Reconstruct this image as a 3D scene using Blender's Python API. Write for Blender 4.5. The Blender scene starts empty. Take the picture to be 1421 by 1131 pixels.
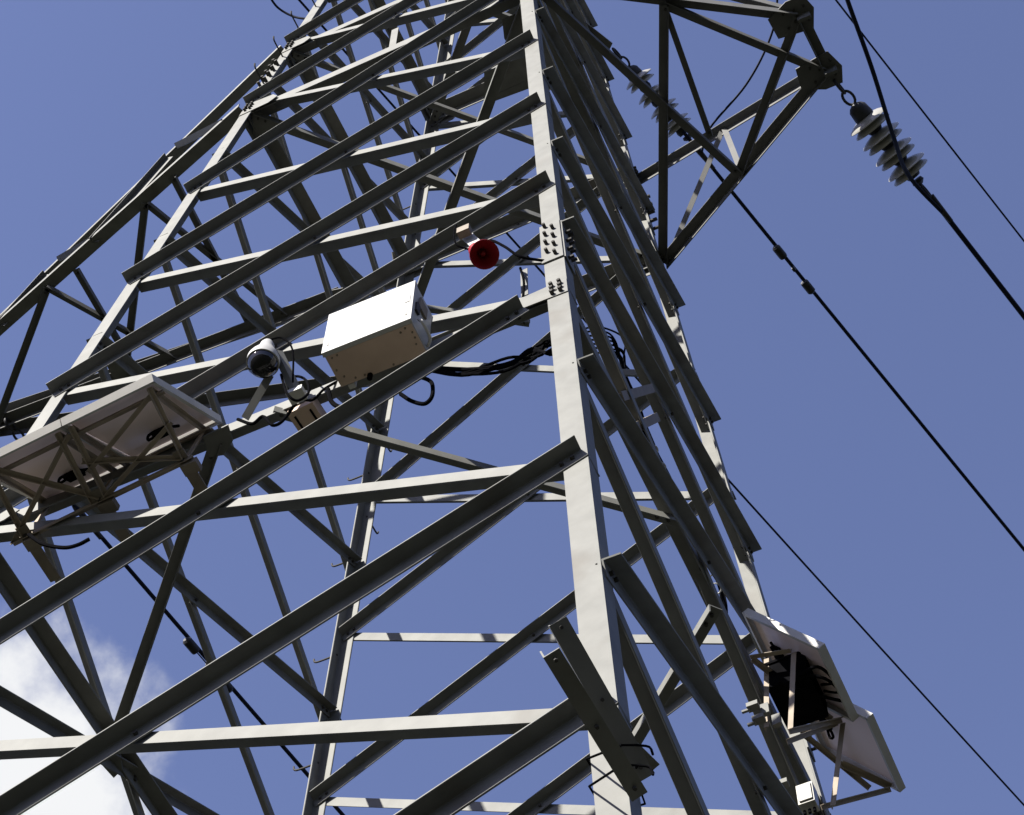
import bpy, math, random
from mathutils import Vector, Matrix
random.seed(7)
S = bpy.context.scene
COL = S.collection
GZ = 10.6                       # the fit below is about a mid-height origin; ground lies 10.6 m under it
# ---------------------------------------------------------------- camera
W0, H0, FPX = 1421.0, 1131.0, 3030.04
CAM = Vector((4.0467, -6.8467, -8.9977 + GZ))
RX = Vector((0.9075, 0.4198, 0.0153)); RD = Vector((-0.3613, 0.7985, -0.4815)); RF = Vector((-0.2143, 0.4314, 0.8763))
RF.normalize(); RX = (RX - RF * RX.dot(RF)).normalized(); RD = RF.cross(RX)
cd = bpy.data.cameras.new('camera'); cam = bpy.data.objects.new('camera', cd); COL.objects.link(cam)
cam.matrix_world = Matrix(((RX.x, -RD.x, -RF.x, CAM.x), (RX.y, -RD.y, -RF.y, CAM.y), (RX.z, -RD.z, -RF.z, CAM.z), (0, 0, 0, 1)))
cd.sensor_fit = 'HORIZONTAL'; cd.sensor_width = 36; cd.lens = 36 * FPX / W0
cd.clip_start = 0.1; cd.clip_end = 5000
S.camera = cam
# ---------------------------------------------------------------- sky, sun, exposure
SUN_EL, SUN_DIR = math.radians(38), Vector((-0.46, -1.0))      # horizontal direction towards the sun
SD = SUN_DIR.normalized() * math.cos(SUN_EL); TOSUN = Vector((SD.x, SD.y, math.sin(SUN_EL)))
SUN_ROT = math.atan2(TOSUN.x, TOSUN.y)
w = bpy.data.worlds.new('World'); S.world = w; w.use_nodes = True
nt = w.node_tree; nt.nodes.clear()
def N(nt, typ, **kw):
    n = nt.nodes.new(typ)
    for k, v in kw.items():
        if k.startswith('i_'):
            n.inputs[k[2:].replace('_', ' ')].default_value = v
        else: setattr(n, k, v)
    return n
sky = N(nt, 'ShaderNodeTexSky', sky_type='NISHITA', sun_disc=False, sun_elevation=SUN_EL, sun_rotation=SUN_ROT,
        air_density=1.0, dust_density=0.4, ozone_density=1.6)
bg = N(nt, 'ShaderNodeBackground', i_Strength=0.0585)
out = N(nt, 'ShaderNodeOutputWorld')
tint = N(nt, 'ShaderNodeMix', data_type='RGBA', blend_type='MULTIPLY'); tint.inputs[0].default_value = 1; tint.inputs[7].default_value = (1.17, 0.965, 1.11, 1)
nt.links.new(sky.outputs[0], tint.inputs[6])
# one cumulus low on the left: noise on the view direction, kept near one heading
CDIR = (RX * ((20 - 710.5) / FPX) + RD * ((1090 - 565.5) / FPX) + RF).normalized()
tc = N(nt, 'ShaderNodeTexCoord')
dist = N(nt, 'ShaderNodeVectorMath', operation='DISTANCE'); nt.links.new(tc.outputs['Generated'], dist.inputs[0]); dist.inputs[1].default_value = CDIR
cn = N(nt, 'ShaderNodeTexNoise'); cn.inputs['Scale'].default_value = 16; cn.inputs['Detail'].default_value = 9; cn.inputs['Roughness'].default_value = 0.55; nt.links.new(tc.outputs['Generated'], cn.inputs['Vector'])
m1 = N(nt, 'ShaderNodeMath', operation='MULTIPLY_ADD'); nt.links.new(cn.outputs['Fac'], m1.inputs[0]); m1.inputs[1].default_value = 0.10; nt.links.new(dist.outputs['Value'], m1.inputs[2])
mr = N(nt, 'ShaderNodeMapRange', interpolation_type='SMOOTHSTEP'); nt.links.new(m1.outputs[0], mr.inputs['Value'])
mr.inputs['From Min'].default_value = 0.095; mr.inputs['From Max'].default_value = 0.126; mr.inputs['To Min'].default_value = 1; mr.inputs['To Max'].default_value = 0
cmix = N(nt, 'ShaderNodeMix', data_type='RGBA'); nt.links.new(mr.outputs[0], cmix.inputs[0]); nt.links.new(tint.outputs[2], cmix.inputs[6]); cmix.inputs[7].default_value = (5.0, 5.05, 5.15, 1)
nt.links.new(cmix.outputs[2], bg.inputs['Color'])
nt.links.new(bg.outputs[0], out.inputs['Surface'])
sl = bpy.data.lights.new('sun', 'SUN'); sl.energy = 4.9; sl.angle = math.radians(0.5); sl.color = (1.0, 0.955, 0.88)
so = bpy.data.objects.new('sun', sl); COL.objects.link(so)
so.rotation_euler = TOSUN.to_track_quat('Z', 'Y').to_euler(); so.location = (0, 0, 60)
vs = S.view_settings; vs.view_transform = 'Standard'; vs.look = 'None'; vs.gamma = 1; vs.exposure = 1.64; vs.use_curve_mapping = False
# ---------------------------------------------------------------- pixel <-> world
def ray(px, py):
    return (RX * ((px - W0 / 2) / FPX) + RD * ((py - H0 / 2) / FPX) + RF).normalized()
def at(px, py, pt, n):                 # the point of the plane (pt, n) seen at photo pixel px, py
    d = ray(px, py); n = Vector(n); return CAM + d * ((Vector(pt) - CAM).dot(n) / d.dot(n))
def atd(px, py, dist):                 # the point at a depth
    d = ray(px, py); return CAM + d * (dist / d.dot(RF))
def pix(P):
    q = Vector(P) - CAM; z = q.dot(RF); return (W0 / 2 + FPX * q.dot(RX) / z, H0 / 2 + FPX * q.dot(RD) / z, z)
# ---------------------------------------------------------------- materials
def mat(name, base, rough=0.5, metal=0.0, var=0.0, scale=6.0, bump=0.0, spec=0.2, dirt=None, dirtscale=3.0, coat=0.0):
    m = bpy.data.materials.new(name); m.use_nodes = True; t = m.node_tree
    b = t.nodes['Principled BSDF']; b.inputs['Roughness'].default_value = rough; b.inputs['Metallic'].default_value = metal
    b.inputs['Specular IOR Level'].default_value = spec; b.inputs['Coat Weight'].default_value = coat
    b.inputs['Base Color'].default_value = (*base, 1)
    if var or bump or dirt:
        tc = N(t, 'ShaderNodeTexCoord'); nz = N(t, 'ShaderNodeTexNoise'); nz.inputs['Scale'].default_value = scale; nz.inputs['Detail'].default_value = 8
        t.links.new(tc.outputs['Object'], nz.inputs['Vector'])
        rp = N(t, 'ShaderNodeValToRGB'); rp.color_ramp.elements[0].position = 0.3; rp.color_ramp.elements[1].position = 0.7
        rp.color_ramp.elements[0].color = (*[c * (1 - var) for c in base], 1); rp.color_ramp.elements[1].color = (*[min(1, c * (1 + var)) for c in base], 1)
        t.links.new(nz.outputs['Fac'], rp.inputs['Fac'])
        last = rp.outputs['Color']
        if dirt:
            n2 = N(t, 'ShaderNodeTexNoise'); n2.inputs['Scale'].default_value = dirtscale; n2.inputs['Detail'].default_value = 6
            t.links.new(tc.outputs['Object'], n2.inputs['Vector'])
            r2 = N(t, 'ShaderNodeValToRGB'); r2.color_ramp.elements[0].position = 0.56; r2.color_ramp.elements[1].position = 0.72
            r2.color_ramp.elements[0].color = (0, 0, 0, 1); r2.color_ramp.elements[1].color = (0.75, 0.75, 0.75, 1)
            t.links.new(n2.outputs['Fac'], r2.inputs['Fac'])
            mx = N(t, 'ShaderNodeMix', data_type='RGBA'); t.links.new(r2.outputs['Color'], mx.inputs[0])
            t.links.new(last, mx.inputs[6]); mx.inputs[7].default_value = (*dirt, 1); last = mx.outputs[2]
        t.links.new(last, b.inputs['Base Color'])
        if bump:
            bp = N(t, 'ShaderNodeBump'); bp.inputs['Strength'].default_value = bump; bp.inputs['Distance'].default_value = 0.01
            t.links.new(nz.outputs['Fac'], bp.inputs['Height']); t.links.new(bp.outputs['Normal'], b.inputs['Normal'])
    return m
M = {
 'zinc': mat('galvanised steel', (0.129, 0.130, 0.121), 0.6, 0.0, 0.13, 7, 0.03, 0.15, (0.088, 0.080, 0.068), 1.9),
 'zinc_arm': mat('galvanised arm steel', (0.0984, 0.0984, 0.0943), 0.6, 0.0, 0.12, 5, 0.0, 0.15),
 'panel_rack': mat('tan rack steel', (0.24, 0.20, 0.155), 0.7, 0.0, 0.15, 8),
 'bolt': mat('bolt steel', (0.0492, 0.04674, 0.04346), 0.7, 0.0, 0.2, 30, 0, 0.05),
 'fitting': mat('forged fittings', (0.0328, 0.0328, 0.03444), 0.55, 0.3, 0.2, 20),
 'cable': mat('black cable jacket', (0.00492, 0.00492, 0.00574), 0.85, 0, 0.2, 10, 0, 0.0),
 'wire': mat('aluminium conductor', (0.01312, 0.01558, 0.02952), 0.7, 0.0, 0.15, 30, 0, 0.08),
 'glass': mat('porcelain disc', (0.27, 0.262, 0.235), 0.3, 0, 0.06, 8, 0, 0.5, coat=0.2),
 'white': mat('white powder coat', (0.33, 0.33, 0.32), 0.4, 0, 0.02, 4),
 'box_under': mat('cabinet underside paint', (0.44, 0.33, 0.26), 0.6, 0, 0.08, 5),
 'alu': mat('anodised aluminium frame', (0.42, 0.41, 0.385), 0.5, 0.0, 0.06, 6),
 'backsheet': mat('panel back sheet', (0.74, 0.61, 0.585), 0.5, 0, 0.05, 2),
 'cell': mat('panel cells', (0.0082, 0.0123, 0.041), 0.15, 0, 0.1, 10),
 'concrete': mat('footing concrete', (0.164, 0.1558, 0.1476), 0.9, 0, 0.15, 4, 0.2),
 'red': mat('red horn plastic', (0.20, 0.005, 0.009), 0.45, 0, 0.1, 9),
 'dome': mat('dark dome glass', (0.00492, 0.00492, 0.00656), 0.04, 0, 0, 1, 0, 0.35, coat=0.1),
 'rack': mat('painted rack steel', (0.17, 0.145, 0.115), 0.7, 0.0, 0.15, 8),
}
# ---------------------------------------------------------------- mesh helpers
class MB:
    def __init__(s): s.v = []; s.f = []; s.mi = []; s.m = 0
    def add(s, vs, fs):
        o = len(s.v); s.v += [Vector(v) for v in vs]; s.f += [tuple(i + o for i in f) for f in fs]; s.mi += [s.m] * len(fs); return s
    def prism(s, poly, p, q, ex, ey):          # polygon in the (ex, ey) plane, swept from p to q
        n = len(poly); p = Vector(p); q = Vector(q)
        vs = [p + ex * a + ey * b for a, b in poly] + [q + ex * a + ey * b for a, b in poly]
        fs = [(i, (i + 1) % n, n + (i + 1) % n, n + i) for i in range(n)] + [tuple(range(n))[::-1], tuple(range(n, 2 * n))]
        return s.add(vs, fs)
    def box(s, c, ax, ay, az, sx, sy, sz):     # centre, unit axes, full sizes
        c = Vector(c)
        poly = [(-sx / 2, -sy / 2), (sx / 2, -sy / 2), (sx / 2, sy / 2), (-sx / 2, sy / 2)]
        return s.prism(poly, c - az * sz / 2, c + az * sz / 2, ax, ay)
    def bar(s, p, q, w, h, up=Vector((0, 0, 1))):
        p = Vector(p); q = Vector(q); a = (q - p).normalized(); ey = up - a * up.dot(a)
        if ey.length < 1e-4: ey = Vector((1, 0, 0)) - a * a.x
        ey.normalize(); ex = a.cross(ey)
        return s.prism([(-w / 2, -h / 2), (w / 2, -h / 2), (w / 2, h / 2), (-w / 2, h / 2)], p, q, ex, ey)
    def ell(s, p, q, d1, w1, d2, w2, t):       # L section: corner line p-q, flange 1 along d1, flange 2 along d2
        p = Vector(p); q = Vector(q); a = (q - p).normalized()
        e1 = (d1 - a * d1.dot(a)).normalized(); e2 = (d2 - a * d2.dot(a) - e1 * d2.dot(e1)).normalized()
        poly = [(0, 0), (w1, 0), (w1, t * .7), (w1 - t * .3, t), (t * 1.3, t), (t, t * 1.3), (t, w2 - t * .3), (t * .7, w2), (0, w2)]
        return s.prism(poly, p, q, e1, e2)
    def cyl(s, p, q, r, n=10, r2=None):
        p = Vector(p); q = Vector(q); a = (q - p).normalized(); ex = a.orthogonal().normalized(); ey = a.cross(ex); r2 = r if r2 is None else r2
        vs = []
        for c, rr in ((p, r), (q, r2)):
            vs += [c + ex * rr * math.cos(2 * math.pi * i / n) + ey * rr * math.sin(2 * math.pi * i / n) for i in range(n)]
        fs = [(i, (i + 1) % n, n + (i + 1) % n, n + i) for i in range(n)] + [tuple(range(n))[::-1], tuple(range(n, 2 * n))]
        return s.add(vs, fs)
    def lathe(s, p, a, prof, n=24):            # profile of (distance along a, radius)
        p = Vector(p); a = Vector(a).normalized(); ex = a.orthogonal().normalized(); ey = a.cross(ex); vs = []
        for t, r in prof: vs += [p + a * t + (ex * math.cos(2 * math.pi * i / n) + ey * math.sin(2 * math.pi * i / n)) * max(r, 1e-4) for i in range(n)]
        fs = [(k * n + i, k * n + (i + 1) % n, (k + 1) * n + (i + 1) % n, (k + 1) * n + i) for k in range(len(prof) - 1) for i in range(n)]
        m = len(prof) - 1
        fs += [tuple(range(n))[::-1], tuple(m * n + i for i in range(n))]
        return s.add(vs, fs)
    def tube(s, pts, r, n=8, sub=6, closed=False):
        pts = [Vector(p) for p in pts]
        if sub > 1 and len(pts) > 2:
            L = len(pts); o = []
            for i in range(L if closed else L - 1):
                p0 = pts[(i - 1) % L] if closed or i > 0 else pts[0] * 2 - pts[1]; p1 = pts[i]; p2 = pts[(i + 1) % L]
                p3 = pts[(i + 2) % L] if closed or i + 2 < L else p2 * 2 - p1
                for k in range(sub):
                    t = k / sub
                    o.append(0.5 * ((2 * p1) + (p2 - p0) * t + (2 * p0 - 5 * p1 + 4 * p2 - p3) * t * t + (3 * p1 - p0 - 3 * p2 + p3) * t ** 3))
            if not closed: o.append(pts[-1])
            pts = o
        L = len(pts); nrm = None; vs = []
        for i, p in enumerate(pts):
            a = (pts[(i + 1) % L] - pts[i - 1]) if closed else (pts[min(i + 1, L - 1)] - pts[max(i - 1, 0)])
            a.normalize()
            nrm = a.orthogonal() if nrm is None else nrm - a * nrm.dot(a)
            nrm.normalize(); b = a.cross(nrm)
            vs += [p + (nrm * math.cos(2 * math.pi * k / n) + b * math.sin(2 * math.pi * k / n)) * r for k in range(n)]
        fs = [(i * n + k, i * n + (k + 1) % n, ((i + 1) % L) * n + (k + 1) % n, ((i + 1) % L) * n + k) for i in range(L if closed else L - 1) for k in range(n)]
        if not closed: fs += [tuple(range(n))[::-1], tuple((L - 1) * n + k for k in range(n))]
        return s.add(vs, fs)
    def torus(s, c, nrm, R, r, long=1.0, along=None):
        nrm = Vector(nrm).normalized(); e1 = (along - nrm * along.dot(nrm)).normalized() if along else nrm.orthogonal().normalized(); e2 = nrm.cross(e1)
        return s.tube([Vector(c) + e1 * R * long * math.cos(t * math.pi / 8) + e2 * R * math.sin(t * math.pi / 8) for t in range(16)], r, 8, 1, True)
    def bolt(s, p, n, r=0.014, h=0.018):
        n = Vector(n).normalized(); return s.cyl(Vector(p) - n * h * .3, Vector(p) + n * h, r, 6)
    def plate(s, pts, n, t):                   # polygon plate of thickness t along n
        n = Vector(n).normalized(); pts = [Vector(p) for p in pts]; k = len(pts)
        return s.add([p - n * t / 2 for p in pts] + [p + n * t / 2 for p in pts],
                     [tuple(range(k))[::-1], tuple(range(k, 2 * k))] + [(i, (i + 1) % k, k + (i + 1) % k, k + i) for i in range(k)])
    def build(s, name, m, parent=None, smooth=False, origin=None):
        me = bpy.data.meshes.new(name)
        c = Vector(origin) if origin is not None else sum(s.v, Vector()) / max(1, len(s.v))
        if parent is not None: base = parent.matrix_world.translation if False else ORG.get(parent.name, Vector())
        me.from_pydata([v - c for v in s.v], [], s.f); me.update()
        me.polygons.foreach_set('material_index', s.mi)
        import bmesh
        b = bmesh.new(); b.from_mesh(me); bmesh.ops.recalc_face_normals(b, faces=b.faces); b.to_mesh(me); b.free()
        if smooth:
            me.polygons.foreach_set('use_smooth', [True] * len(me.polygons))
            if smooth != 'all':
                try: me.set_sharp_from_angle(angle=math.radians(40))
                except Exception: pass
        for mm in (m if isinstance(m, list) else [m]): me.materials.append(M[mm] if isinstance(mm, str) else mm)
        o = bpy.data.objects.new(name, me); COL.objects.link(o)
        if parent is not None: o.parent = parent; o.location = c - base
        else: o.location = c
        ORG[o.name] = c
        return o
ORG = {}
def thing(name, label, cat, loc, group=None):
    o = bpy.data.objects.new(name, None); COL.objects.link(o); o.location = loc; o.empty_display_size = 0.2
    ORG[o.name] = Vector(loc); return tag(o, label, cat, group)
def tag(o, label, cat, group=None):
    o['label'] = label; o['category'] = cat
    if group: o['group'] = group
    return o
X, Y, Z = Vector((1, 0, 0)), Vector((0, 1, 0)), Vector((0, 0, 1))
# ---------------------------------------------------------------- ground
def make_ground():
    m = bpy.data.materials.new('dry grassy ground'); m.use_nodes = True; t = m.node_tree; b = t.nodes['Principled BSDF']; b.inputs['Roughness'].default_value = 0.95; b.inputs['Specular IOR Level'].default_value = 0.1
    tc = N(t, 'ShaderNodeTexCoord'); n1 = N(t, 'ShaderNodeTexNoise'); n1.inputs['Scale'].default_value = 0.35; n1.inputs['Detail'].default_value = 12
    t.links.new(tc.outputs['Object'], n1.inputs['Vector']); r = N(t, 'ShaderNodeValToRGB'); t.links.new(n1.outputs['Fac'], r.inputs['Fac'])
    e = r.color_ramp.elements; e[0].position = 0.38; e[0].color = (0.013, 0.016, 0.009, 1); e[1].position = 0.62; e[1].color = (0.024, 0.024, 0.019, 1)
    t.links.new(r.outputs['Color'], b.inputs['Base Color'])
    bm = MB(); K = 48; R = 1500.0
    vs = [Vector((0, 0, 0))]; fs = []
    rings = [6, 15, 40, 100, 170, 260, 360, 600, R]; UP = {170: 5, 260: 38, 360: 66, 600: 90, R: 60}  # outer rings rise into an unseen hill rim, added to dim horizon light
    for rr in rings: vs += [Vector((rr * math.cos(2 * math.pi * i / K), rr * math.sin(2 * math.pi * i / K), (0 if rr < 10 else random.uniform(-1, 1) * min(rr * 0.006, 1.2)) + UP.get(rr, 0) * random.uniform(.8, 1.2))) for i in range(K)]
    fs += [(0, 1 + i, 1 + (i + 1) % K) for i in range(K)]
    for k in range(len(rings) - 1): fs += [(1 + k * K + i, 1 + (k + 1) * K + i, 1 + (k + 1) * K + (i + 1) % K, 1 + k * K + (i + 1) % K) for i in range(K)]
    bm.add(vs, fs); o = bm.build('ground', m, origin=(0, 0, 0)); o['kind'] = 'structure'
make_ground()
# ---------------------------------------------------------------- lattice tower
SL, RATIO, APEX = 0.070405, 1.0292, 30.0
SG = {'A': (1, -1), 'B': (-1, -1), 'C': (-1, 1), 'D': (1, 1)}
def hw(z): return SL * (APEX - z)
def corner(L, z):                      # z in the fitted frame
    h = hw(z); s = SG[L]; return Vector((s[0] * h, s[1] * h * RATIO, z + GZ))
ZL = {-10: 21.2, -9: 20.1, -8: 19.0, -7: 17.85, -6: 16.6, -5: 15.0, -4: 14.9, -3: 13.35, -2: 11.62, -1: 9.77, 0: 7.55, 1: 5.68, 2: 3.80, 3: 1.93, 4: -0.30, 5: -2.48, 6: -4.9, 7: -7.5, 8: -10.2}
ZL = [21.4, 20.2, 18.9, 17.6, 16.2, 14.8, 13.3, 11.62, 9.77, 7.55, 5.68, 3.80, 1.93, -0.30, -2.48, -4.9, -7.5, -10.2]
WL = [20.8, 19.55, 18.25, 16.9, 15.45, 13.84, 12.27, 10.52, 8.56, 6.59, 4.73, 3.03, 0.84, -1.36, -3.7, -6.2, -8.9]
tower = thing('lattice_tower', 'tall galvanised steel lattice pylon with crossed angle bars, filling the picture', 'pylon', (0, 0, 0))
LEGW, LT = 0.126, 0.012
INS = 0.072
LEGS = {}
SPLICE = 2.45                          # the legs are made of two lengths, lapped here
for L in 'ABCD':
    sx, sy = SG[L]
    lo = MB().ell(corner(L, -10.55), corner(L, SPLICE), -sx * X, LEGW, -sy * Y, LEGW, LT)
    hi_ = corner(L, SPLICE) ; up = corner(L, 23.5)
    lo.ell(hi_, up, -sx * X, LEGW * .93, -sy * Y, LEGW * .93, LT)
    LEGS[L] = lo.build('leg', 'zinc', tower)
FACES = {'AB': ('A', 'B', -Y, X), 'CD': ('D', 'C', Y, X), 'AD': ('A', 'D', X, Y), 'BC': ('B', 'C', -X, Y)}
def fnode(face, L, z, side):           # where a bar meets the leg: side +1 outside the leg flange, -1 inside
    o = FACES[face][2]; sx, sy = SG[L]; c = corner(L, z)
    if face in ('AB', 'CD'): c.x -= sx * INS
    else: c.y -= sy * INS
    return c + o * (0.002 if side > 0 else -LT - 0.002)
def diag(face, L1, z1, L2, z2, side, w=0.085, t=0.008, ext=0.065, extra=0.0, fl=None, ext2=None):
    """angle bar from leg L1 at z1 to leg L2 at z2; side +1 on the outer skin of the face, -1 on the inner"""
    o = FACES[face][2]; p = fnode(face, L1, z1, side) + o * extra * side; q = fnode(face, L2, z2, side) + o * extra * side; a = (q - p).normalized()
    n = (o - a * o.dot(a)).normalized(); u = n.cross(a)
    if u.z < 0: u = -u
    off = u * w * 0.5
    return MB().ell(p - a * ext + off, q + a * (ext if ext2 is None else ext2) + off, -u, w, n * side, fl or w, t), p, q, n, u
def bolts(mb, pts, n, r=0.012, h=0.018):
    mb.m = 1
    for p in pts: mb.bolt(Vector(p) + n * 0.007, n, r, h)
    mb.m = 0
FIXB = {}
def lattice(face, lv, up1_side, lv2=None):
    """crossed bars of one face; bars rising towards the first leg lie on side up1_side, the others opposite"""
    L1, L2 = FACES[face][0], FACES[face][1]; lv2 = lv2 or lv
    for k in range(len(lv) - 1):
        ww = (0.088 if lv[k] < 9.7 else 0.08) * (.84 if face == 'BC' else 1)
        for (La, za, Lb, zb, sd) in ((L2, lv2[k + 1], L1, lv[k], up1_side), (L1, lv[k + 1], L2, lv2[k], -up1_side)):
            e2 = -.20 if (face == 'AB' and lv[k] == 1.93 and sd > 0) else None
            mb, p, q, n, u = diag(face, La, za, Lb, zb, sd, ww * (.84 if sd < 0 and face == 'AB' else 1), ext2=e2, fl=(ww * 1.3 if sd < 0 and face == 'AB' else None))
            if e2: q = q - (q - p).normalized() * .26
            a = (q - p).normalized(); nn = n * sd
            f = hw(za) / (hw(za) + hw(zb))
            bolts(mb, [p, p + a * 0.06, q, q - a * 0.06, p.lerp(q, f)], nn)
            bolts(mb, [p, q], -nn)
            mb.build('brace', ['zinc', 'bolt'], tower)
W2 = [z - 0.05 if z > 8 else z - 0.2 for z in WL]
lattice('AB', ZL, +1)      # rising towards A: outside
lattice('CD', ZL, -1)      # rising towards D: inside
lattice('AD', WL, -1)      # rising towards A: inside
lattice('BC', WL, +1, WL)
# ---- horizontals at the two diaphragms, the arm roots and the waist
def girt(face, z, w=0.13, side=-1, extra=0.010):
    L1, L2 = FACES[face][0], FACES[face][1]
    mb, p, q, n, u = diag(face, L1, z, L2, z, side, w, 0.010, 0.05, extra)
    a = (q - p).normalized(); bolts(mb, [p + a * .03, p + a * .1, q - a * .03, q - a * .1, (p + q) / 2], n * side); bolts(mb, [p, q], -n * side)
    mb.build('horizontal_beam', ['zinc', 'bolt'], tower)
DZ1, DZ2, DZ3, DZ4 = 1.95, 9.6, 11.45, 14.9
for f, w in (('AB', 0.10), ('BC', 0.10), ('AD', 0.10)): girt(f, DZ1, w)
for f, w in (('AB', 0.13), ('BC', 0.12), ('CD', 0.13), ('AD', 0.13)): girt(f, DZ2, w)
for f, w in (('AB', 0.11), ('BC', 0.12), ('CD', 0.13), ('AD', 0.12)): girt(f, DZ3, w)
for f, w in (('AB', 0.12), ('BC', 0.12), ('CD', 0.15), ('AD', 0.12)): girt(f, DZ4, w)
def flat_bar(p, q, w=0.09, name='plan_brace', out=Vector((0, -1, 0)), drop=0.0, m='zinc', parent=None):
    """angle bar lying in a level plane: one flange level, the other hanging at its outer edge"""
    p = Vector(p) - Z * drop; q = Vector(q) - Z * drop; a = (q - p).normalized(); s_ = Z.cross(a)
    if s_.dot(out) < 0: s_ = -s_
    mb = MB().ell(p + s_ * w / 2, q + s_ * w / 2, -s_, w, -Z, w * .8, 0.008)
    bolts(mb, [p + a * .05, p + a * .12, q - a * .05, q - a * .12], -Z, 0.012, 0.02)
    return mb.build(name, [m, 'bolt'], parent or tower)
def lv(px, py, z): return at(px, py, (0, 0, z + GZ), Z)
def inn(L, z, d=0.07): c = corner(L, z); return c + Vector((-SG[L][0] * d, -SG[L][1] * d, 0))
# lower diaphragm: bars seen between the face middles
flat_bar(lv(302, 606, DZ1), lv(155, 1035, DZ1), 0.072, drop=0.02, out=X)
flat_bar(lv(380, 567, DZ1), lv(938, 719, DZ1), 0.072, drop=0.03)
flat_bar(lv(993, 842, 1.2), lv(868, 1050, 1.2), 0.085, out=-X)
# middle diaphragm
flat_bar(inn('B', DZ2), inn('D', DZ2), 0.10, drop=0.03)
flat_bar(inn('A', DZ2), inn('C', DZ2), 0.10, drop=0.14, out=-X)
flat_bar(inn('A', DZ4), inn('C', DZ4), 0.10, drop=0.14, out=-X)
flat_bar(inn('B', DZ4), inn('D', DZ4), 0.10, drop=0.03)
flat_bar(inn('B', DZ3), inn('D', DZ3), 0.08, drop=0.03)
flat_bar(lv(472, 402, DZ2), lv(735, 440, DZ2), 0.08, drop=0.13)
# hanger from the middle horizontal of the near face
mAB = (corner('A', DZ2) + corner('B', DZ2)) / 2
MB().ell(mAB + Y * .06, mAB + Y * .05 + Z * .62, X, .07, Y, .07, .007).build('hanger', 'zinc', tower)
# ---- gusset plates and leg splices
def gusset(pts, n, t=0.010, bl=None, r=0.013, bn=None):
    mb = MB().plate(pts, n, t)
    if bl: bolts(mb, bl, bn or Vector(n), r, 0.022)
    return mb.build('gusset_plate', ['zinc', 'bolt'], tower)
def onleg(L, z, u, v):                    # on leg L: u metres in along the AB/CD skin, v metres out of it
    c = corner(L, z); return c + Vector((-SG[L][0] * u, SG[L][1] * v, 0))
def onleg2(L, z, u, v):                   # the same on the AD/BC skin
    c = corner(L, z); return c + Vector((SG[L][0] * v, -SG[L][1] * u, 0))
for L in 'ABCD':
    n1 = Vector((0, SG[L][1], 0)); n2 = Vector((SG[L][0], 0, 0))
    # splice cover angles at the joint of the two leg lengths
    mb = MB().plate([onleg(L, SPLICE - .02, .0, .006), onleg(L, SPLICE - .02, .135, .006), onleg(L, SPLICE + .62, .130, .006), onleg(L, SPLICE + .62, .0, .006)], n1, 0.011)
    mb.plate([onleg2(L, SPLICE - .02, .0, .006), onleg2(L, SPLICE - .02, .135, .006), onleg2(L, SPLICE + .62, .130, .006), onleg2(L, SPLICE + .62, .0, .006)], n2, 0.011)
    bolts(mb, [onleg(L, SPLICE + .05 + .075 * k, .045 + .05 * (k % 2), .012) for k in range(8)], n1, .012, .022)
    bolts(mb, [onleg2(L, SPLICE + .05 + .075 * k, .045 + .05 * (k % 2), .012) for k in range(8)], n2, .012, .028)
    mb.build('splice_plate', ['zinc', 'bolt'], tower)
    for zz, a_, hgt in ((DZ1, .42, .2), (DZ2, .36, .30), (DZ3, .30, .28), (DZ4, .36, .34)):
        z1 = zz + GZ
        gusset([onleg(L, zz + hgt * .5, .0, .003), onleg(L, zz - hgt * .5, .0, .003), onleg(L, zz - hgt * .42, a_ * .8, .003), onleg(L, zz - .02, a_, .003), onleg(L, zz + hgt * .35, a_ * .8, .003)], n1, .008,
               [onleg(L, zz - .06 + .06 * k, .04 + .05 * j, .006) for k in range(3) for j in range(2)])
        s2 = L in 'BC' or zz != DZ1
        if s2: gusset([onleg2(L, zz + hgt * .5, .0, .003), onleg2(L, zz - hgt * .5, .0, .003), onleg2(L, zz - hgt * .42, a_ * .8, .003), onleg2(L, zz - .02, a_, .003), onleg2(L, zz + hgt * .35, a_ * .8, .003)], n2, .008,
               [onleg2(L, zz - .06 + .06 * k, .04 + .05 * j, .006) for k in range(3) for j in range(2)])
# second splice of the upper legs, just over the arm root
for L in 'ABCD':
    n1 = Vector((0, SG[L][1], 0)); n2 = Vector((SG[L][0], 0, 0)); z0 = DZ2 + .55
    mb = MB().plate([onleg(L, z0, .0, .006), onleg(L, z0, .12, .006), onleg(L, z0 + .8, .12, .006), onleg(L, z0 + .8, .0, .006)], n1, .010)
    mb.plate([onleg2(L, z0, .0, .006), onleg2(L, z0, .12, .006), onleg2(L, z0 + .8, .12, .006), onleg2(L, z0 + .8, .0, .006)], n2, .010)
    bolts(mb, [onleg(L, z0 + .06 + .085 * k, .04 + .045 * (k % 2), .01) for k in range(9)], n1, .017, .05)
    bolts(mb, [onleg2(L, z0 + .06 + .085 * k, .04 + .045 * (k % 2), .01) for k in range(9)], n2, .017, .06)
    mb.build('splice_plate', ['zinc', 'bolt'], tower)
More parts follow.
